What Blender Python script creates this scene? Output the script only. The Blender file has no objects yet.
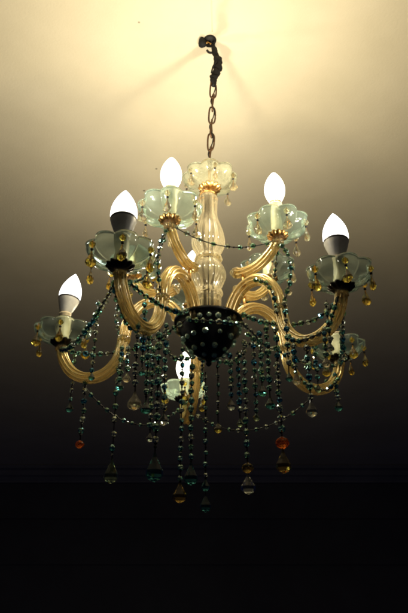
import bpy, math, random
from mathutils import Vector, Matrix, Quaternion
PI = math.pi
C = bpy.context.scene.collection
EYE = 1.5                       # camera height
PITCH, F = 0.489, 638.8         # measured from the photograph (px at 408 x 613)
AX, AY = 0.007, 0.882           # chandelier axis
CP, SP = math.cos(PITCH), math.sin(PITCH)

def at(u, v, d):
    r, up = (u-204)/F, (306.5-v)/F
    y = CP - SP*up; k = d/y
    return Vector((r*k, d, EYE + (SP + CP*up)*k))
def pz(v, d=AY): return at(204, v, d).z
def on_plane(u, v, z):
    r, up = (u-204)/F, (306.5-v)/F
    k = (z-EYE)/(SP + CP*up)
    return Vector((r*k, (CP-SP*up)*k, z))
CEIL = pz(40)

# ------------------------------------------------------------------ materials
def nodes(name):
    m = bpy.data.materials.new(name); m.use_nodes = True
    nt = m.node_tree
    return m, nt, nt.nodes['Principled BSDF'], nt.nodes['Material Output']
def noise_rough(nt, b, scale, lo, hi, bump=0.0, dist=0.001):
    tc = nt.nodes.new('ShaderNodeTexCoord')
    n = nt.nodes.new('ShaderNodeTexNoise'); n.inputs['Scale'].default_value = scale; n.inputs['Detail'].default_value = 6
    nt.links.new(tc.outputs['Object'], n.inputs['Vector'])
    mr = nt.nodes.new('ShaderNodeMapRange'); mr.inputs['To Min'].default_value = lo; mr.inputs['To Max'].default_value = hi
    mr.inputs['From Min'].default_value = .3; mr.inputs['From Max'].default_value = .7
    nt.links.new(n.outputs['Fac'], mr.inputs['Value']); nt.links.new(mr.outputs['Result'], b.inputs['Roughness'])
    if bump:
        bp = nt.nodes.new('ShaderNodeBump'); bp.inputs['Strength'].default_value = bump; bp.inputs['Distance'].default_value = dist
        nt.links.new(n.outputs['Fac'], bp.inputs['Height']); nt.links.new(bp.outputs['Normal'], b.inputs['Normal'])
    return n
def glass(name, col, rough=(0.01, .12), ior=1.5, dust=0.1, dustcol=None, scale=60, bump=0.05, foil=0, foilcol=(1, 1, 1), foilrough=.06):
    """moulded glass with a thin film of dust"""
    m, nt, b, out = nodes(name)
    b.inputs['Base Color'].default_value = (*col, 1); b.inputs['Transmission Weight'].default_value = 1
    b.inputs['IOR'].default_value = ior
    n = noise_rough(nt, b, scale, *rough, bump=bump, dist=.0006)
    if dust:
        dc = dustcol or tuple(c*.8 for c in col)
        df = nt.nodes.new('ShaderNodeBsdfDiffuse'); df.inputs[0].default_value = (*dc, 1)
        tr = nt.nodes.new('ShaderNodeBsdfTranslucent'); tr.inputs[0].default_value = (*dc, 1)
        mx = nt.nodes.new('ShaderNodeMixShader'); mx.inputs[0].default_value = .5
        nt.links.new(df.outputs[0], mx.inputs[1]); nt.links.new(tr.outputs[0], mx.inputs[2])
        m2 = nt.nodes.new('ShaderNodeMixShader')
        n2 = nt.nodes.new('ShaderNodeTexNoise'); n2.inputs['Scale'].default_value = scale*.6; n2.inputs['Detail'].default_value = 8
        mr = nt.nodes.new('ShaderNodeMapRange'); mr.inputs['From Min'].default_value = .35; mr.inputs['From Max'].default_value = .7
        mr.inputs['To Min'].default_value = dust*.5; mr.inputs['To Max'].default_value = dust*1.7
        nt.links.new(n2.outputs['Fac'], mr.inputs['Value']); nt.links.new(mr.outputs['Result'], m2.inputs[0])
        nt.links.new(b.outputs[0], m2.inputs[1]); nt.links.new(mx.outputs[0], m2.inputs[2])
        last = m2
        if foil:
            gl = nt.nodes.new('ShaderNodeBsdfAnisotropic'); gl.inputs['Color'].default_value = (*foilcol, 1); gl.inputs['Roughness'].default_value = foilrough
            m3 = nt.nodes.new('ShaderNodeMixShader'); m3.inputs[0].default_value = foil
            nt.links.new(m2.outputs[0], m3.inputs[1]); nt.links.new(gl.outputs[0], m3.inputs[2]); last = m3
        nt.links.new(last.outputs[0], out.inputs['Surface'])
    return m
def solid(name, col, rough=(.3, .5), metal=0, scale=80, bump=.1):
    m, nt, b, out = nodes(name)
    b.inputs['Metallic'].default_value = metal
    n = noise_rough(nt, b, scale, *rough, bump=bump)
    cr = nt.nodes.new('ShaderNodeValToRGB')
    cr.color_ramp.elements[0].position = .3; cr.color_ramp.elements[0].color = (*[c*.6 for c in col], 1)
    cr.color_ramp.elements[1].position = .65; cr.color_ramp.elements[1].color = (*col, 1)
    nt.links.new(n.outputs['Fac'], cr.inputs[0]); nt.links.new(cr.outputs[0], b.inputs['Base Color'])
    return m
def lamp(name, col, strength):
    """thin frosted dome: glows itself and lets the light inside through"""
    m, nt, b, out = nodes(name)
    em = nt.nodes.new('ShaderNodeEmission'); em.inputs[0].default_value = (*col, 1); em.inputs[1].default_value = strength
    tr = nt.nodes.new('ShaderNodeBsdfTransparent'); mx = nt.nodes.new('ShaderNodeMixShader'); mx.inputs[0].default_value = .5
    nt.links.new(em.outputs[0], mx.inputs[1]); nt.links.new(tr.outputs[0], mx.inputs[2]); nt.links.new(mx.outputs[0], out.inputs['Surface'])
    return m
M = {
 'pan': glass('mint_pressed_glass', (.82, .97, .91), dust=.05, dustcol=(.66, .82, .70), bump=.2),
 'column': glass('pale_cut_glass', (1.0, .95, .78), dust=.17, dustcol=(.98, .88, .60), rough=(.01, .05), scale=9, bump=0),
 'arm': glass('amber_twisted_glass', (1.0, .91, .62), rough=(.03, .10), dust=.24, dustcol=(1.0, .80, .36), scale=10, bump=0, foil=.36, foilcol=(1.0, .80, .40), foilrough=.26),
 'teal_drop': glass('deep_teal_crystal', (.10, .42, .42), rough=(0, .02), ior=1.6, dust=.01, bump=0),
 'green_drop': glass('smoky_green_crystal', (.50, .66, .42), rough=(0, .02), ior=1.6, dust=.012, bump=0),
 'clear_drop': glass('smoky_clear_crystal', (.75, .82, .74), rough=(0, .02), ior=1.6, dust=.012, bump=0),
 'amber_drop': glass('dark_amber_crystal', (.62, .42, .10), rough=(0, .02), ior=1.55, dust=.012, bump=0),
 'crown': glass('pale_crown_glass', (.93, .97, .85), dust=.16, dustcol=(.88, .90, .68), bump=.15),
 'teal': glass('teal_crystal', (.16, .66, .66), rough=(0, .02), ior=1.75, dust=.006, bump=0, foil=.38, foilcol=(.55, 1, .95)),
 'green': glass('green_crystal', (.30, .80, .58), rough=(0, .02), ior=1.75, dust=.006, bump=0, foil=.38, foilcol=(.65, 1, .82)),
 'clear': glass('clear_crystal', (.88, .98, .90), rough=(0, .02), ior=1.75, dust=.006, bump=0, foil=.36, foilcol=(.85, 1, .92)),
 'blue': glass('blue_crystal', (.03, .28, .50), rough=(0, .02), ior=1.75, dust=.006, bump=0, foil=.30, foilcol=(.1, .5, .9)),
 'amber': glass('amber_crystal', (.98, .72, .15), rough=(0, .03), ior=1.55, dust=.03, dustcol=(.8, .6, .1), bump=0),
 'orange': glass('orange_crystal', (1.0, .25, .04), rough=(0, .03), ior=1.55, dust=.06, dustcol=(.9, .2, .03), bump=0),
 'champagne': glass('champagne_crystal', (.98, .9, .66), rough=(0, .03), ior=1.55, dust=.08, bump=0),
 'stud': glass('mint_stud_crystal', (.75, .98, .82), rough=(0, .05), ior=1.6, dust=.45, dustcol=(.7, .9, .7), bump=0, foil=.5, foilcol=(.8, 1, .85), foilrough=.15),
 'brass': solid('old_brass', (.72, .42, .14), (.25, .5), 1, 140),
 'dark_brass': solid('dark_shaded_brass', (.06, .045, .03), (.3, .5), .9, 140),  # near-black brass: the dark rod, and shade painted into the lower collars
 'chain': solid('rusty_chain_steel', (.13, .07, .035), (.4, .65), .7, 160),
 'wire': solid('dark_wire', (.015, .013, .012), (.5, .7), .3),
 'bowl': solid('blackened_metal', (.012, .012, .014), (.3, .5), .3, 60),
 'tape': solid('black_insulating_tape', (.004, .004, .004), (.75, .95), 0, 120, .5),
 'sleeve': solid('ivory_candle_sleeve', (.72, .62, .42), (.3, .5), 0, 60),
 'plastic': solid('white_bulb_base', (.78, .78, .74), (.3, .45), 0, 40, 0),
 'band': solid('grey_metal_ring', (.10, .10, .11), (.3, .4), .6),
 'warm': lamp('warm_lit_bulb', (1.0, .93, .72), 9),
 'cool': lamp('neutral_lit_bulb', (1.0, .97, .90), 7),
}
BEADS = ['teal', 'green', 'clear', 'blue']

# ------------------------------------------------------------------ mesh builder
class MB:
    def __init__(s): s.v, s.f, s.m, s.sm, s.mats = [], [], [], [], []
    def mi(s, k):
        if k not in s.mats: s.mats.append(k)
        return s.mats.index(k)
    def add(s, vs, fs, mat, smooth=True):
        o = len(s.v); s.v += [tuple(v) for v in vs]; k = s.mi(mat)
        for f in fs: s.f.append([o+i for i in f]); s.m.append(k); s.sm.append(smooth)
    def grid(s, rings, mat, smooth=True, capa=False, capb=False, closed=False):
        n = len(rings[0]); vs = [p for r in rings for p in r]; fs = []
        R = len(rings)
        for i in range(R if closed else R-1):
            a, b = i*n, ((i+1) % R)*n
            for j in range(n):
                k = (j+1) % n; fs.append((a+j, a+k, b+k, b+j))
        if capa: fs.append(tuple(range(n-1, -1, -1)))
        if capb: fs.append(tuple((R-1)*n+i for i in range(n)))
        s.add(vs, fs, mat, smooth)
    def lathe(s, prof, mat, n=32, c=(0, 0, 0), mod=None, smooth=True, capa=True, capb=True, closed=False):
        c = Vector(c); rings = []
        for (r, z) in prof:
            ring = []
            for j in range(n):
                a = 2*PI*j/n; k = mod(a, r, z) if mod else 1
                ring.append(c + Vector((r*k*math.cos(a), r*k*math.sin(a), z)))
            rings.append(ring)
        s.grid(rings, mat, smooth, capa and not closed, capb and not closed, closed)
    def tube(s, path, rad, mat, n=10, ribs=0, amp=0, twist=0, cap=True, smooth=True, closed=False):
        P = [Vector(p) for p in path]; N = len(P)
        T = []
        for i in range(N):
            if closed: t = P[(i+1) % N]-P[i-1]
            else: t = P[min(i+1, N-1)]-P[max(i-1, 0)]
            T.append(t.normalized())
        ref = Vector((0, 0, 1)) if abs(T[0].z) < .9 else Vector((1, 0, 0))
        nrm = T[0].cross(ref).normalized(); rings = []; L = 0
        for i in range(N):
            if i: 
                L += (P[i]-P[i-1]).length
                q = T[i-1].rotation_difference(T[i]); nrm = q @ nrm
            nrm = (nrm - T[i]*nrm.dot(T[i])).normalized(); bn = T[i].cross(nrm)
            r = rad(i/(N-1)) if callable(rad) else rad
            ring = []
            for j in range(n):
                a = 2*PI*j/n; k = 1+amp*abs(math.cos(ribs*.5*(a+twist*L)))-amp*.5 if ribs else 1
                ring.append(P[i]+(nrm*math.cos(a)+bn*math.sin(a))*r*k)
            rings.append(ring)
        s.grid(rings, mat, smooth, cap and not closed, cap and not closed, closed)
    def gem(s, c, r, mat, q=None, h=1.0, n=8):
        """flat-faceted cut bead"""
        c = Vector(c); q = q or Quaternion(); rings = []
        for z, k in ((-1, .34), (-.62, .80), (-.16, 1), (.16, 1), (.62, .80), (1, .34)):
            o = PI/n if abs(z) == .62 else 0
            rings.append([c + q @ Vector((r*k*math.cos(2*PI*j/n+o), r*k*math.sin(2*PI*j/n+o), z*r*h)) for j in range(n)])
        s.grid(rings, mat, False, True, True)
    def drop(s, top, L, r, mat, n=9, rot=0):
        """faceted teardrop hanging from its top point"""
        top = Vector(top); rings = []
        for t, k in ((0, .12), (.18, .26), (.42, .62), (.62, .95), (.78, 1), (.92, .66), (1, .16)):
            rings.append([top+Vector((r*k*math.cos(2*PI*j/n+rot), r*k*.62*math.sin(2*PI*j/n+rot), -L*t)) for j in range(n)])
        s.grid(rings[::-1], mat, False, True, True)
    def build(s, name, parent=None, mats=None, loc=None):
        me = bpy.data.meshes.new(name); me.from_pydata(s.v, [], s.f)
        for k in (mats or s.mats): me.materials.append(M[k])
        for p, mi, sm in zip(me.polygons, s.m, s.sm): p.material_index = mi; p.use_smooth = sm
        me.update()
        o = bpy.data.objects.new(name, me); C.objects.link(o)
        if parent: o.parent = parent
        if loc is not None: o.location = loc
        return o
def empty(name, loc, label, cat):
    o = bpy.data.objects.new(name, None); C.objects.link(o); o.location = loc
    o.empty_display_size = .05; o['label'] = label; o['category'] = cat
    return o
def smoothpath(pts, per=10):
    P = [Vector(p) for p in pts]; P = [P[0]*2-P[1]]+P+[P[-1]*2-P[-2]]; out = []
    for i in range(1, len(P)-2):
        a, b, c, d = P[i-1:i+3]
        for k in range(per):
            t = k/per
            out.append(.5*((2*b)+(-a+c)*t+(2*a-5*b+4*c-d)*t*t+(-a+3*b-3*c+d)*t**3))
    out.append(P[-2]); return out

# ------------------------------------------------------------------ the room
def plane_mat(name, col, stain, fac):
    m, nt, b, out = nodes(name)
    tc = nt.nodes.new('ShaderNodeTexCoord')
    n1 = nt.nodes.new('ShaderNodeTexNoise'); n1.inputs['Scale'].default_value = 2.2; n1.inputs['Detail'].default_value = 9; n1.inputs['Roughness'].default_value = .62
    n2 = nt.nodes.new('ShaderNodeTexNoise'); n2.inputs['Scale'].default_value = 220; n2.inputs['Detail'].default_value = 4
    n3 = nt.nodes.new('ShaderNodeTexVoronoi'); n3.inputs['Scale'].default_value = 9
    for n in (n1, n2, n3): nt.links.new(tc.outputs['Object'], n.inputs['Vector'])
    cr = nt.nodes.new('ShaderNodeValToRGB')
    cr.color_ramp.elements[0].position = .36; cr.color_ramp.elements[0].color = (*stain, 1)
    cr.color_ramp.elements[1].position = .60; cr.color_ramp.elements[1].color = (*col, 1)
    nt.links.new(n1.outputs['Fac'], cr.inputs[0])
    # a few fly specks and pinholes
    r2 = nt.nodes.new('ShaderNodeValToRGB'); r2.color_ramp.elements[0].position = .022; r2.color_ramp.elements[0].color = (.12, .09, .06, 1)
    r2.color_ramp.elements[1].position = .035; r2.color_ramp.elements[1].color = (1, 1, 1, 1)
    nt.links.new(n3.outputs['Distance'], r2.inputs[0])
    mx = nt.nodes.new('ShaderNodeMix'); mx.data_type = 'RGBA'; mx.blend_type = 'MULTIPLY'; mx.inputs[0].default_value = fac
    nt.links.new(cr.outputs[0], mx.inputs[6]); nt.links.new(r2.outputs[0], mx.inputs[7])
    nt.links.new(mx.outputs[2], b.inputs['Base Color'])
    b.inputs['Roughness'].default_value = .85
    bp = nt.nodes.new('ShaderNodeBump'); bp.inputs['Strength'].default_value = .35; bp.inputs['Distance'].default_value = .003
    ad = nt.nodes.new('ShaderNodeMath'); ad.operation = 'MULTIPLY_ADD'; ad.inputs[1].default_value = .35
    nt.links.new(n2.outputs['Fac'], ad.inputs[0]); nt.links.new(n1.outputs['Fac'], ad.inputs[2])
    nt.links.new(ad.outputs[0], bp.inputs['Height']); nt.links.new(bp.outputs['Normal'], b.inputs['Normal'])
    return m
M['ceiling'] = plane_mat('cream_ceiling_paint', (.80, .715, .52), (.72, .64, .45), .7)
M['cornice'] = plane_mat('cornice_paint', (.13, .135, .19), (.10, .105, .15), 0)
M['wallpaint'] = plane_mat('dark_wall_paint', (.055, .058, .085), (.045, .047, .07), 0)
WALL_Y = (CEIL-EYE)/math.tan(PITCH+math.atan((306.5-466)/F))
def box(mb, a, b, mat):
    x0, y0, z0 = a; x1, y1, z1 = b
    mb.add([(x0,y0,z0),(x1,y0,z0),(x1,y1,z0),(x0,y1,z0),(x0,y0,z1),(x1,y0,z1),(x1,y1,z1),(x0,y1,z1)],
           [(3,2,1,0),(4,5,6,7),(0,1,5,4),(1,2,6,5),(2,3,7,6),(3,0,4,7)], mat, False)
m = MB(); box(m, (-4, -2.2, CEIL), (4, WALL_Y+.2, CEIL+.12), 'ceiling')
o = m.build('ceiling'); o['kind'] = 'structure'
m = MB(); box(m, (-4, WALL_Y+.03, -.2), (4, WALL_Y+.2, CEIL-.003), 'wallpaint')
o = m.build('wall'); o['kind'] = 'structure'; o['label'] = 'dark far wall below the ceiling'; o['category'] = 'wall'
# cornice: stepped plaster band where wall meets ceiling
prof = [(0, 0), (-.075, 0), (-.075, -.02), (-.055, -.03), (-.05, -.06), (-.035, -.07), (-.02, -.095), (-.02, -.105), (0, -.105)]
m = MB(); yb = WALL_Y+.028; zt = CEIL-.004
rings = [[Vector((x, yb+p[0]+.03-.03, zt+p[1])) for p in prof] for x in (-3.98, 3.98)]
m.grid(rings, 'cornice', False, True, True)
o = m.build('cornice'); o['kind'] = 'structure'
m = MB(); 
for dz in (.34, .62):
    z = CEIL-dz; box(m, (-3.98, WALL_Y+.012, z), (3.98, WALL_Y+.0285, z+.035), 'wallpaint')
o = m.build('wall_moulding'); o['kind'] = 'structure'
m = MB(); xs = at(211, 20, AY).x
m.tube(smoothpath([(xs+.002, AY-.02, CEIL), (xs-.001, AY-.12, CEIL), (xs+.001, AY-.3, CEIL), (xs-.004, AY-.6, CEIL), (xs, -2.1, CEIL)], 8), .0013, 'ceiling', 6)
o = m.build('ceiling_seam'); o['kind'] = 'structure'

# ------------------------------------------------------------------ hook in the ceiling
hk = at(210, 40, AY); hk.z = CEIL
hook = empty('ceiling_hook', hk, 'small dark hook screwed into the cream ceiling above the chain', 'hook')
m = MB()
m.lathe([(.0005, -.0045), (.012, -.0038), (.013, -.001), (.013, 0)], 'wire', 20)
m.build('hook_plate', hook)
pth = smoothpath([(-.001, 0, -.002), (-.001, 0, -.012), (.006, 0, -.018), (.010, 0, -.026), (.006, 0, -.036), (-.002, 0, -.036), (-.006, 0, -.030)], 8)
m = MB(); m.tube(pth, .0024, 'wire', 8); m.build('hook_rod', hook)
cn = empty('wire_connector', on_plane(202.5, 42, CEIL-.006), 'black taped wire end beside the ceiling hook', 'connector')
m = MB(); m.lathe([(.001, -.011), (.006, -.0105), (.0085, -.006), (.009, 0), (.0075, .005), (.003, .006)], 'tape', 16, mod=lambda a, r, z: 1+.12*math.sin(3*a+1)); m.build('tape_knob', cn)
L0 = hk - cn.location
m = MB(); m.tube(smoothpath([(.004, 0, -.002), (.009, -.004, -.008), (L0.x*.65, -.003, -.004), (L0.x+.002, -.003, L0.z-.016)], 8), .0016, 'brass', 6)
m.tube(smoothpath([(.004, 0, -.001), (.010, .003, -.004), (L0.x*.6, .004, -.008), (L0.x+.004, .002, L0.z-.018)], 8), .0014, 'wire', 6)
m.build('wire', cn)

# ------------------------------------------------------------------ the chandelier
AXV = Vector((AX, AY, 0))
base = Vector((AX, AY, pz(372)))
ch = empty('chandelier', base, 'antique glass chandelier with amber twisted arms, lit candle bulbs and draped teal crystal beads', 'chandelier')
def W2L(p): return Vector(p)-base          # world point -> chandelier space
def scale_at(v): return F/at(204, v, AY).dot(Vector((0, CP, SP))) if 0 else F/((AY*CP)+(pz(v)-EYE)*SP)

# chain, taped cable
topc = W2L(at(213.5, 84, AY)); botc = W2L(at(210, 163, AY))
chain = MB(); n = 6
pitch = (topc-botc).length/n
d = (botc-topc).normalized(); first = None
clamp = MB(); clamp.tube([botc+Vector((0, 0, .006)), botc-Vector((0, 0, .014))], .004, 'chain', 10); clamp.tube([botc-Vector((0,0,.010)), W2L(AXV+Vector((0,0,pz(192))))], .0025, 'brass', 8)
chain_o = clamp.build('chain', ch)
for i in range(n):
    c = topc+d*pitch*(i+.5); hl, hw = pitch*.5+.0038, .0060
    pts = []
    for k in range(28):
        a = 2*PI*k/28; x = hw*math.copysign(abs(math.cos(a))**.55, math.cos(a)); z = math.copysign(abs(math.sin(a))**.8, math.sin(a))*hl
        pts.append(Vector((x, .0012*math.sin(a*2), z)))
    ang = (.25, 1.75, .15, 1.45, -.2, 1.6, .1)[i]
    q = Quaternion((0, 0, 1), ang); tilt = Vector((0, 0, 1)).rotation_difference(-d)
    lk = MB(); lk.tube([tilt @ (q @ p) for p in pts], .0016, 'chain', 8, closed=True)
    o = lk.build('link', chain_o, loc=c)
fl = MB(); q0 = []
for i in range(40):
    t = i/39; q0.append(topc.lerp(botc, t)+Vector((.0038*math.sin(t*PI*6+.6), -.003*math.cos(t*PI*6), 0)))
fl.tube(q0, .0011, 'wire', 6); fl.build('flex', ch)
wr = MB()
wp = smoothpath([W2L(at(u, v, AY)) for u, v in ((213.5, 42), (214.2, 50), (217, 58), (218.2, 66), (215.5, 74), (213.2, 80), (213.5, 86))], 7)
rnd = random.Random(4)
rr = [rnd.uniform(.75, 1.25) for _ in wp]
wr.tube(wp, lambda t: (.0030+.0040*math.sin(PI*min(1, max(0, (t-.08)/.92)))**.7)*rr[int(t*(len(wp)-1))], 'tape', 14, ribs=3, amp=.45, twist=70)
wr.tube(smoothpath([wp[20]+Vector((-.002, -.006, .004)), wp[24]+Vector((-.008, -.008, 0)), wp[28]+Vector((-.008, -.006, -.004))], 5), .0018, 'tape', 6)
wr.build('taped_cable', ch)

# pressed glass pan with scalloped lobes
def pan_mesh(R, H, lobes=8, amp=.13, mat='pan'):
    th = .0022
    out = [(.30, 0), (.46, .04), (.66, .14), (.83, .30), (.95, .50), (1.0, .70), (1.0, .86), (1.03, 1.0)]
    prof = [(R*a, H*b) for a, b in out]
    inn = [(R*a-th, H*b+(th if b < .4 else th*.3)) for a, b in out[::-1]]
    def mod(a, r, z):
        t = min(1, max(0, (r/R-.3)/.7)); return 1+amp*t**1.2*(abs(math.cos(lobes*a/2))**.9-.6)*1.4
    mb = MB(); mb.lathe(prof+inn, mat, 192, mod=mod, closed=True)
    return mb
def crystal(topmat, mat, bead=.0044, L=.023, r=.0074):
    """bead, pin and almond drop hanging from (0,0,0)"""
    mb = MB()
    mb.tube([(0, 0, .002), (0, 0, -L-.010)], .0005, 'brass', 5)
    mb.gem((0, 0, -.004), bead, topmat, h=.95)
    mb.gem((0, 0, -.0115), bead*.45, 'wire', h=1)
    mb.drop((0, 0, -.0135), L, r, mat)
    return mb

# crown pan on the column
zc = pz(183)
crown_R = .044
mb = pan_mesh(crown_R, .027, mat='crown'); crown = mb.build('crown_pan', ch, loc=W2L(AXV+Vector((.003, 0, zc-.013))))
def brass_flower(R=.014, H=.008, n=12, mat='brass'):
    mb = MB(); mb.lathe([(.3*R, 0), (.75*R, .1*H), (R, .55*H), (1.02*R, H), (.8*R, H*.9), (.3*R, .6*H)], mat, 96, mod=lambda a, r, z: 1+.22*(abs(math.cos(n*a/2)))*(r/R))
    return mb
brass_flower(.0165, .009, 14).build('collar', crown, loc=(0, 0, -.005))
ref = None
for k in range(6):
    a = PI/6+k*PI/3 + .2
    p = Vector((crown_R*.97*math.cos(a), crown_R*.97*math.sin(a), .022))
    if ref is None: ref = crystal('champagne', 'champagne').build('crystal_drop', crown, loc=p); 
    else: o = ref.copy(); C.objects.link(o); o.parent = crown; o.location = p
    (ref if k == 0 else o).rotation_euler.z = a

# column
cp_ = [(196, 15), (199, 19), (203, 18), (214, 17.5), (221, 21), (229, 27), (236, 31), (243, 32.5), (249, 30), (254, 24), (257, 22), (258.5, 27), (261, 27), (262.5, 22), (266, 27), (272, 33.5), (278, 34), (284, 30), (289, 24.5), (291, 24), (292, 28), (295.5, 28), (297, 25), (310, 25), (320, 25), (322, 29), (326, 29)]
prof = []
for v, w in cp_[::-1]:
    prof.append((w/2/(F/((AY*CP)+(pz(v)-EYE)*SP)), pz(v)))
prof = [(a, z-base.z) for a, z in prof]
# densify
dp = [(p.x, p.y) for p in smoothpath([Vector((a, z, 0)) for a, z in prof], 4)]
col = MB(); col.lathe(dp, 'column', 112, mod=lambda a, r, z: 1+.07*abs(math.cos(7*a))-.035)
column = col.build('column', ch)
rod = MB(); rod.tube([(0, 0, prof[0][1]+.002), (0, 0, prof[-1][1]-.002)], .0036, 'dark_brass', 12); rod.build('rod', column)
for v, r in ((196, .013), (259.5, .0165), (323, .021)):
    rg = MB(); z = pz(v)-base.z; rg.lathe([(r-.001, z-.0014), (r+.0022, z-.0012), (r+.0026, z), (r+.0022, z+.0012), (r-.001, z+.0014)], 'brass' if v != 259.5 else 'column', 48, mod=lambda a, r, z: 1+.03*math.cos(16*a), closed=True)
    rg.build('collar', column)

# dark studded bowl
BR = .050; zr = pz(324); zb = pz(359)
bw = MB(); H = zr-zb
bp = [(.0015, 0)]+[(BR*(.5*t/9+.5*math.sin(t*PI/2/9)), H*(1-math.cos(t*PI/2/9))) for t in range(1, 10)]+[(BR+.003, H), (BR+.003, H+.005), (BR-.002, H+.006), (.02, H+.004), (.002, H+.004)]
bw.lathe(bp, 'bowl', 64)
bowl = bw.build('bowl', ch, loc=W2L(AXV+Vector((0, 0, zb))))
stud = None
for row, cnt, off in ((.9, 16, 0), (.66, 14, .2), (.42, 10, .1), (.2, 5, .3)):
    for k in range(cnt):
        t = row*PI/2; a = 2*PI*k/cnt+off+.13*math.sin(k*7.3+cnt)
        rb_ = BR*(.5*row+.5*math.sin(t)); p = Vector((rb_*math.cos(a), rb_*math.sin(a), H*(1-math.cos(t))))
        nn = Vector((math.sin(t)*math.cos(a)/BR, math.sin(t)*math.sin(a)/BR, -math.cos(t)/H)).normalized()
        if stud is None:
            g = MB(); g.gem((0, 0, .0018), .0042, 'stud', h=.75); stud = g.build('stud', bowl); o = stud
        else: o = stud.copy(); C.objects.link(o); o.parent = bowl
        o.location = p+Vector((0, 0, .0013*math.sin(k*5.1+cnt))); o.scale = (1+.14*math.sin(k*3.7+cnt),)*3; o.rotation_mode = 'QUATERNION'; o.rotation_quaternion = Vector((0, 0, 1)).rotation_difference(nn)
fin = MB(); fin.lathe([(.001, -.012), (.003, -.0105), (.0045, -.008), (.003, -.005), (.005, -.003), (.003, .004)], 'bowl', 20); fin.build('finial', bowl)

# ---- arms
HL, HU = EYE+.438, EYE+.562
LOW = dict(left_near=(121, 254), right_near=(340, 275), right_far=(338, 348), far=(184, 390), left=(63, 332))
UPP = dict(left_near=(170, 210), right_near=(277, 226), right_far=(268, 270), far=(192, 297), left=(134, 268))
def bulb_obj(parent, loc, kind, tilt, full):
    """candle bulb: plastic base (or a short cap when the whole bulb glows) and the lit dome"""
    R = .0172; b = MB()
    if full:
        b.lathe([(.0068, 0), (.0085, .002), (.0090, .0055), (.004, .0058)], 'brass', 32); z0, L = .006, .058
        pr = [(.0088, z0), (.0105, z0+.003)]+[(R*.98*math.sin(PI*(.18+.82*t))**.75*(1-.18*t)+.0004, z0+.004+(L-.004)*t) for t in [i/18 for i in range(1, 19)]]
    else:
        b.lathe([(.0068, 0), (.0085, .003), (.0105, .006), (.0150, .020), (R*.985, .0262), (R*.985, .0268), (.004, .0268)], 'plastic', 48, mod=lambda a, r, z: 1+(.035*(abs(math.cos(12*a))) if .006 < z < .022 else 0))
        b.lathe([(R*.99, .0264), (R*1.01, .0268), (R*1.01, .0292), (R*.96, .0294), (.004, .0294)], 'band', 48)
        z0, L = .0296, .046; pr = []
        for i in range(0, 17):
            t = i/16; pr.append((max(R*math.cos(t*PI/2)**.78*(1+.10*math.sin(PI*t)), .0004), z0+L*t))
    q = Vector(loc)
    o = b.build('bulb_base', parent, loc=q); o.rotation_euler = tilt
    g = MB(); g.lathe(pr, kind, 40); o2 = g.build('light_bulb', parent, loc=q); o2.rotation_euler = tilt
    # added disc lamp just above the tip, throwing extra light at the ceiling
    ld = bpy.data.lights.new('added_uplight', 'AREA'); ld.shape = 'DISK'; ld.size = .028; ld.energy = POWER
    ld.color = (1.0, .88, .66) if kind == 'warm' else (1.0, .93, .78)
    lo = bpy.data.objects.new('added_uplight', ld); C.objects.link(lo); lo.parent = parent
    pl = bpy.data.lights.new('bulb_glow', 'POINT'); pl.shadow_soft_size = .0095; pl.energy = GLOW[full]
    pl.color = (1.0, .84, .56) if kind == 'warm' else (1.0, .92, .78)
    po = bpy.data.objects.new('bulb_glow', pl); C.objects.link(po); po.parent = parent
    po.location = q+Vector((math.sin(tilt[1])*.045, 0, z0+(.022 if full else .014)))
    lo.location = q+Vector((math.sin(tilt[1])*.08, 0, z0+L+.001)); lo.rotation_euler = (PI, 0, 0)
    return o
POWER = .46
GLOW = {True: 4.6, False: .75}
drops_proto = {}
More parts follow.
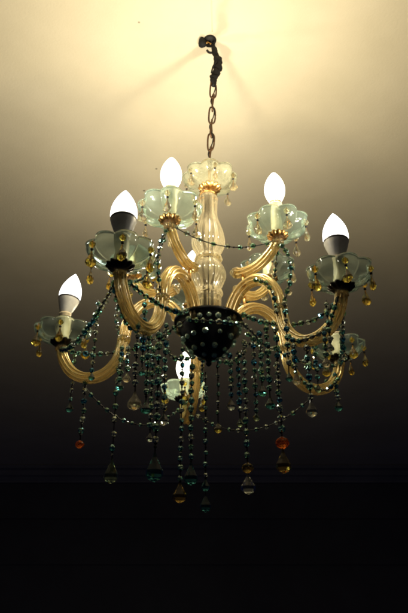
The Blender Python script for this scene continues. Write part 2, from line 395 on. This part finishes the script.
def make_arm(tier, key, uv, lit, tilt=(0, 0, 0), dropmat='amber', rot=0.0, sleeve=0.0, ndrop=6, full=False):
    h = HL if tier == 'low' else HU
    P = on_plane(*uv, h); rel = P-AXV; r = math.hypot(rel.x, rel.y); dirv = Vector((rel.x, rel.y, 0))/r
    h0 = h-EYE
    def pt(rr, z): return W2L(AXV+dirv*rr+Vector((0, 0, EYE+z)))
    if tier == 'low':
        k = r/.24
        pts = [(.040, .425), (.046, .452), (.062, .474), (.086, .483), (.110, .474), (.127, .449), (.133, .420), (.142, .385), (.163, .363), (.190, .358), (.216, .368), (.233, .390), (.240, .412)]
        pts = [(a if a < .12 else .12+(a-.12)*(r-.12)/.12, z) for a, z in pts]
        rad = .0078
    else:
        pts = [(.056, .509), (.066, .505), (.083, .504), (.100, .509), (.115, .519), (.125, .530), (.129, .541)]
        pts = [(.05+(a-.05)*(r-.05)/.079, z) for a, z in pts]
        rad = .0068
    path = smoothpath([pt(a, z) for a, z in pts], 9)
    mb = MB(); mb.tube(path, lambda t: rad*(1-.12*t), 'arm', 80, ribs=8, amp=.50, twist=3)
    arm = mb.build('arm', ch)
    if not lit: arm['label'] = 'amber twisted arm with an empty unlit candle socket'
    # end collars and joints
    j = None
    def ring_at(i, mat='champagne', rr=1.32, w=.005):
        p = path[i]; t = (path[min(i+1, len(path)-1)]-path[max(i-1, 0)]).normalized()
        q = Vector((0, 0, 1)).rotation_difference(t); prof = [(rad*.9, -w), (rad*rr*.9, -w*.9), (rad*rr, -w*.3), (rad*rr*.93, 0), (rad*rr, w*.3), (rad*rr*.9, w*.9), (rad*.9, w)]
        rings = [[p+q @ Vector((a*(1+.05*math.cos(9*2*PI*s/36))*math.cos(2*PI*s/36), a*(1+.05*math.cos(9*2*PI*s/36))*math.sin(2*PI*s/36), z)) for s in range(36)] for a, z in prof]
        jj = MB(); jj.grid(rings, mat, True, True, True); jj.build('joint', arm)
    if tier == 'low': ring_at(2); ring_at(54)
    else:
        ring_at(0)
        # pin that fixes the small arm on the hump of the large one
        a = path[10]; j = MB(); j.tube([a, a+Vector((0, 0, -.026))], .0028, 'brass', 8); j.build('pin', arm)
        j = MB(); j.gem(path[0]+(path[0]-path[2]).normalized()*.007, .0055, 'champagne'); j.build('end_bead', arm)
    # bobbin under the pan
    cx, cy = (W2L(P).x, W2L(P).y); zb_ = (HL if tier == 'low' else HU)-base.z
    b = MB(); b.lathe([(.004, -.034), (.0085, -.032), (.0088, -.028), (.0062, -.026), (.0095, -.023), (.010, -.019), (.0055, -.015)], 'champagne', 36, mod=lambda a, r, z: 1+.05*math.cos(9*a))
    b.build('bobbin', arm, loc=(cx, cy, zb_))
    RR = .0415 if tier == 'low' else .0435
    if (tier) not in drops_proto:
        pn = pan_mesh(RR, .025).build('drip_pan', arm); drops_proto[tier] = pn
        cl = brass_flower(.0150 if tier == 'low' else .0135, .008, 12, 'dark_brass' if tier == 'low' else 'brass').build('collar', arm); drops_proto[tier+'c'] = cl  # lower collars: same brass with their lack of light put into the colour
    else:
        pn = drops_proto[tier].copy(); C.objects.link(pn); pn.parent = arm
        cl = drops_proto[tier+'c'].copy(); C.objects.link(cl); cl.parent = arm
    pn.location = (cx, cy, zb_-.018); pn.rotation_euler = (0, 0, rot); cl.location = (cx, cy, zb_-.0235)
    sl = .026+sleeve
    s = MB(); s.lathe([(.004, -.0145), (.0095, -.0145), (.0105, -.010), (.0088, -.004), (.0088, sl-.003), (.0098, sl-.002), (.0098, sl), (.005, sl)], 'sleeve', 32, mod=lambda a, r, z: 1+.02*math.cos(10*a))
    s.build('candle_sleeve', arm, loc=(cx, cy, zb_))
    if lit:
        bulb_obj(arm, (cx, cy, zb_+sl-.001), lit, tilt, full)
    for k in range(ndrop):
        a = rot+PI/8+2*PI*k/ndrop
        kk = 'd'+dropmat
        if kk not in drops_proto:
            o = crystal(dropmat, dropmat).build('crystal_drop', arm); drops_proto[kk] = o
        else: o = drops_proto[kk].copy(); C.objects.link(o); o.parent = arm
        rimr = RR*1.0
        o.location = (cx+rimr*math.cos(a), cy+rimr*math.sin(a), zb_+.001); o.rotation_euler = (0, 0, a+k)
    return dict(arm=arm, r=r, dir=dirv, path=path, c=Vector((cx, cy, zb_)), pt=pt)
low = {}; upp = {}
low['left_near'] = make_arm('low', 'left_near', LOW['left_near'], 'cool', rot=.3)
low['right_near'] = make_arm('low', 'right_near', LOW['right_near'], 'cool', rot=.1)
low['right_far'] = make_arm('low', 'right_far', LOW['right_far'], None, rot=.5)
low['far'] = make_arm('low', 'far', LOW['far'], 'warm', rot=.2, sleeve=-.008, full=True)
low['left'] = make_arm('low', 'left', LOW['left'], 'cool', tilt=(0, .13, 0), rot=.25, sleeve=.006)
upp['left_near'] = make_arm('upp', 'left_near', UPP['left_near'], 'warm', dropmat='champagne', rot=.1, sleeve=.010, full=True)
upp['right_near'] = make_arm('upp', 'right_near', UPP['right_near'], 'warm', dropmat='champagne', rot=.35, sleeve=.014, full=True)
upp['right_far'] = make_arm('upp', 'right_far', UPP['right_far'], None, dropmat='champagne', rot=.2)
upp['far'] = make_arm('upp', 'far', UPP['far'], 'cool', dropmat='champagne', rot=.0)
upp['left'] = make_arm('upp', 'left', UPP['left'], None, dropmat='amber', rot=.4)

# ---- bead strands
rs = random.Random(11)
def strand(pts, bead=.0042, gap=.0125, mats=('teal', 'green', 'clear', 'teal', 'clear', 'blue', 'green'), pend=None, jit=.0012):
    """cut beads threaded on pins along a polyline (chandelier space)"""
    P = [Vector(p) for p in pts]; mb = MB()
    L = [0]
    for a, b in zip(P, P[1:]): L.append(L[-1]+(b-a).length)
    def S(s):
        for i in range(len(P)-1):
            if s <= L[i+1] or i == len(P)-2:
                return P[i].lerp(P[i+1], (s-L[i])/max(1e-9, L[i+1]-L[i])), (P[i+1]-P[i]).normalized()
    mb.tube(P, .0008, 'wire', 5)
    s = gap*.5
    while s < L[-1]-bead*.4:
        p, t = S(s); p = p+Vector([rs.uniform(-jit, jit) for _ in range(3)])*.6
        q = Quaternion(t, rs.uniform(0, PI)) @ Vector((0, 0, 1)).rotation_difference((t+Vector([rs.uniform(-.25, .25) for _ in range(3)])).normalized())
        k = rs.uniform(.82, 1.12)
        mb.gem(p, bead*k, rs.choice(mats), q, h=rs.choice((.85, 1.0, 1.15)))
        mb.gem(p+(q @ Vector((0, 0, bead*k*1.05))), bead*.5, 'wire', q, h=.5)
        if rs.random() < .55:
            p2, t2 = S(min(L[-1], s+gap*.5)); mb.gem(p2, bead*.42, 'wire' if rs.random() < .6 else 'clear', q)
        s += gap*rs.uniform(.9, 1.12)
    o = mb.build('bead_strand', ch)
    if pend:
        e = P[-1]
        for (mat, LL, r, up) in pend:
            g = MB()
            if up == 'ball': g.gem((0, 0, -r), r, mat, h=.8, n=10)
            else: g.drop((0, 0, 0), LL, r, mat, rot=rs.uniform(0, .6))
            g.tube([(0, 0, .003), (0, 0, -.002)], .0006, 'wire', 5)
            pe = g.build('pendant', o, loc=e)
            if mat == 'orange': pe['label'] = 'orange faceted crystal ball'
            elif mat == 'amber_drop': pe['label'] = 'amber crystal pendant'
            e = e-Vector((0, 0, (2*r*.8 if up == 'ball' else LL)+.003))
    return o
def swag(A, B, sag, lean=(0, 0, 0), **k):
    A, B = Vector(A), Vector(B); ln = Vector(lean)
    strand([A.lerp(B, t/24)+(Vector((0, 0, -sag))+ln)*(4*(t/24)*(1-t/24)) for t in range(25)], **k)
def hang(u, v0, v1, d, **k):
    b = W2L(at(u, v1, d)); a = b.copy(); a.z = pz(v0, d)-base.z
    mid = a.lerp(b, .5)+Vector((rs.uniform(-.001, .001), 0, 0))
    strand([a, mid, b], **k)
ordl = ['left_near', 'right_near', 'right_far', 'far', 'left']
def under(t, r=0, dz=-.030): return t['c']+Vector((0, 0, dz))
# upper swags from pan to pan
for i in range(5):
    a, b = upp[ordl[i]], upp[ordl[(i+1) % 5]]
    swag(under(a, dz=-.024), under(b, dz=-.024), .026 if i == 0 else .03, bead=.0036, gap=.0205 if i == 0 else .014, mats=('green', 'teal', 'clear'))
# lower swags
swag(under(low['left_near']), under(low['left']), .030, lean=(-.004, 0, 0), bead=.0045, gap=.0105)
swag(under(low['left']), under(low['far']), .075, gap=.020, bead=.0036, mats=('clear', 'green', 'teal'))
swag(under(low['far']), under(low['right_far']), .078, gap=.019, bead=.0038, mats=('clear', 'green', 'teal'))
swag(under(low['right_far']), under(low['right_near']), .020, gap=.011)
# radial swags bowl rim -> lower pans; joints -> upper pans
for i, kx in enumerate(ordl):
    t = low[kx]; rim = t['pt'](.062, pz(326)-EYE)
    swag(rim, under(t), .022 if kx != 'right_near' else .030, lean=t['dir']*0+Vector((.012, 0, 0)), gap=.011, bead=.0042)
    swag(t['path'][54]+Vector((0, 0, -.004)), under(upp[kx]), -.004, lean=t['dir']*.02, gap=.012, bead=.0038, mats=('green', 'clear', 'teal'))
# ring of short swags between arm joints just under the bowl
for i in range(5):
    a, b = low[ordl[i]], low[ordl[(i+1) % 5]]
    swag(a['pt'](.066, .418), b['pt'](.066, .418), .016 if i else .010, lean=(a['dir']+b['dir'])*.012, gap=.0105, bead=.004, mats=('teal', 'clear', 'green'))
# strands running down along the near and left arms
for kx, i0, i1 in (('left_near', 104, 60), ('right_near', 106, 66), ('left', 106, 84), ('left_near', 58, 30), ('right_near', 60, 30), ('right_far', 100, 60)):
    pp = low[kx]['path']; side = Vector((low[kx]['dir'].y, -low[kx]['dir'].x, 0))*.0095
    strand([p+side+Vector((0, 0, -.003-.002*math.sin(i))) for i, p in enumerate(pp[i1:i0:3])], gap=.0105, bead=.0038)
# hanging strands: image x, top y, bottom y, distance from the camera
dLn = AY+low['left_near']['dir'].y*.17; dRn = AY+low['right_near']['dir'].y*.17
big = dict(bead=.0045, gap=.0145)
ln, rn, lf, rf, fr = (low[k] for k in ('left_near', 'right_near', 'left', 'right_far', 'far'))
hang(80, 378, 440, .905, pend=[('orange', 0, .0065, 'ball')], **big)
hang(112, 340, 459, .90, pend=[('green_drop', .034, .0105, 'd')], gap=.019, bead=.0042, mats=('clear', 'green', 'teal'))
hang(135, 322, 392, dLn-.02, pend=[('champagne', .022, .009, 'd')], gap=.012, bead=.0040)
hang(120, 345, 380, .87, pend=[('teal_drop', .016, .006, 'd')], gap=.010, bead=.0042)
hang(155, 330, 452, dLn, pend=[('teal_drop', .034, .0105, 'd')], gap=.0150, bead=.0048)
hang(146, 333, 400, dLn+.02, pend=[('teal_drop', .018, .007, 'd')], gap=.012, bead=.0044)
hang(164, 322, 412, dLn+.07, pend=[('clear_drop', .018, .007, 'd')], gap=.0125, bead=.004)
hang(180, 345, 482, AY-.05, pend=[('amber_drop', .026, .0095, 'd')], gap=.013, bead=.0040)
hang(191, 362, 462, AY-.035, pend=[('teal_drop', .030, .0095, 'd')], gap=.0130, bead=.0042)
hang(205.5, 372, 478, AY, pend=[('teal_drop', .018, .006, 'd'), ('teal_drop', .024, .0075, 'd')], gap=.016, bead=.0038, mats=('clear', 'teal'))
hang(218, 362, 422, AY-.01, pend=[('amber', .016, .006, 'd')], gap=.014, bead=.0036)
hang(231, 352, 398, AY-.03, pend=[('clear_drop', .018, .007, 'd')], gap=.012, bead=.004)
hang(247.5, 338, 462, AY-.04, pend=[('amber_drop', 0, .0078, 'ball'), ('clear_drop', .026, .010, 'd')], gap=.0145, bead=.0044, mats=('clear', 'green', 'teal'))
hang(262, 330, 384, AY-.06, pend=[('teal_drop', .018, .007, 'd')], gap=.0115, bead=.0044)
hang(270, 325, 396, AY-.09, pend=[('teal_drop', .018, .007, 'd')], gap=.012, bead=.0044)
hang(282, 325, 436, dRn+.03, pend=[('orange', 0, .0090, 'ball'), ('amber_drop', .030, .0098, 'd')], gap=.0130, bead=.0046)
hang(296, 342, 372, dRn, pend=[('champagne', .018, .006, 'd')], gap=.010, bead=.004)
hang(311, 344, 400, dRn-.01, pend=[('clear_drop', .022, .0075, 'd')], gap=.013, bead=.0044)
hang(338, 372, 400, .96, pend=[('teal_drop', .018, .007, 'd')], gap=.010, bead=.0046)
hang(326, 330, 356, dRn-.03, pend=[('champagne', .016, .006, 'd')], gap=.010, bead=.004)
hang(127, 345, 372, .85, pend=[('champagne', .016, .006, 'd')], gap=.010, bead=.004)
for u, v0, v1, d in ((92, 300, 372, .87), (142, 300, 366, .74), (150, 345, 432, .80),
                     (240, 350, 418, .86),
                     (256, 335, 412, .84), (289, 300, 372, .76), (318, 335, 384, .86), (330, 300, 342, .72), (344, 300, 352, .86)):
    hang(u, v0, v1, d, pend=[(rs.choice(('teal_drop', 'clear_drop', 'green_drop')), .013, .005, 'd')], gap=.0120, bead=rs.uniform(.0036, .0046))
hang(70, 352, 402, .915, pend=[('teal_drop', .016, .006, 'd')], gap=.012, bead=.0034)

# ------------------------------------------------------------------ camera, world, render
cam = bpy.data.objects.new('Camera', bpy.data.cameras.new('Camera')); C.objects.link(cam)
cam.data.sensor_fit = 'VERTICAL'; cam.data.sensor_height = 24; cam.data.lens = 24*F/613
cam.location = (0, 0, EYE); cam.rotation_euler = (PI/2+PITCH, 0, 0); cam.data.clip_start = .02; cam.data.clip_end = 100
cam.data.dof.use_dof = False
sc = bpy.context.scene; sc.camera = cam
w = bpy.data.worlds.new('World'); sc.world = w; w.use_nodes = True
w.node_tree.nodes['Background'].inputs[0].default_value = (.10, .20, 1, 1)
w.node_tree.nodes['Background'].inputs[1].default_value = .008
sc.view_settings.view_transform = 'Standard'; sc.view_settings.look = 'None'; sc.view_settings.exposure = 0
cy = sc.cycles
cy.filter_width = 2.0
cy.max_bounces = 14; cy.transmission_bounces = 12; cy.glossy_bounces = 6; cy.diffuse_bounces = 3; cy.transparent_max_bounces = 8
cy.sample_clamp_indirect = 6; cy.use_denoising = True; cy.blur_glossy = .3
cy.caustics_reflective = True; cy.caustics_refractive = True
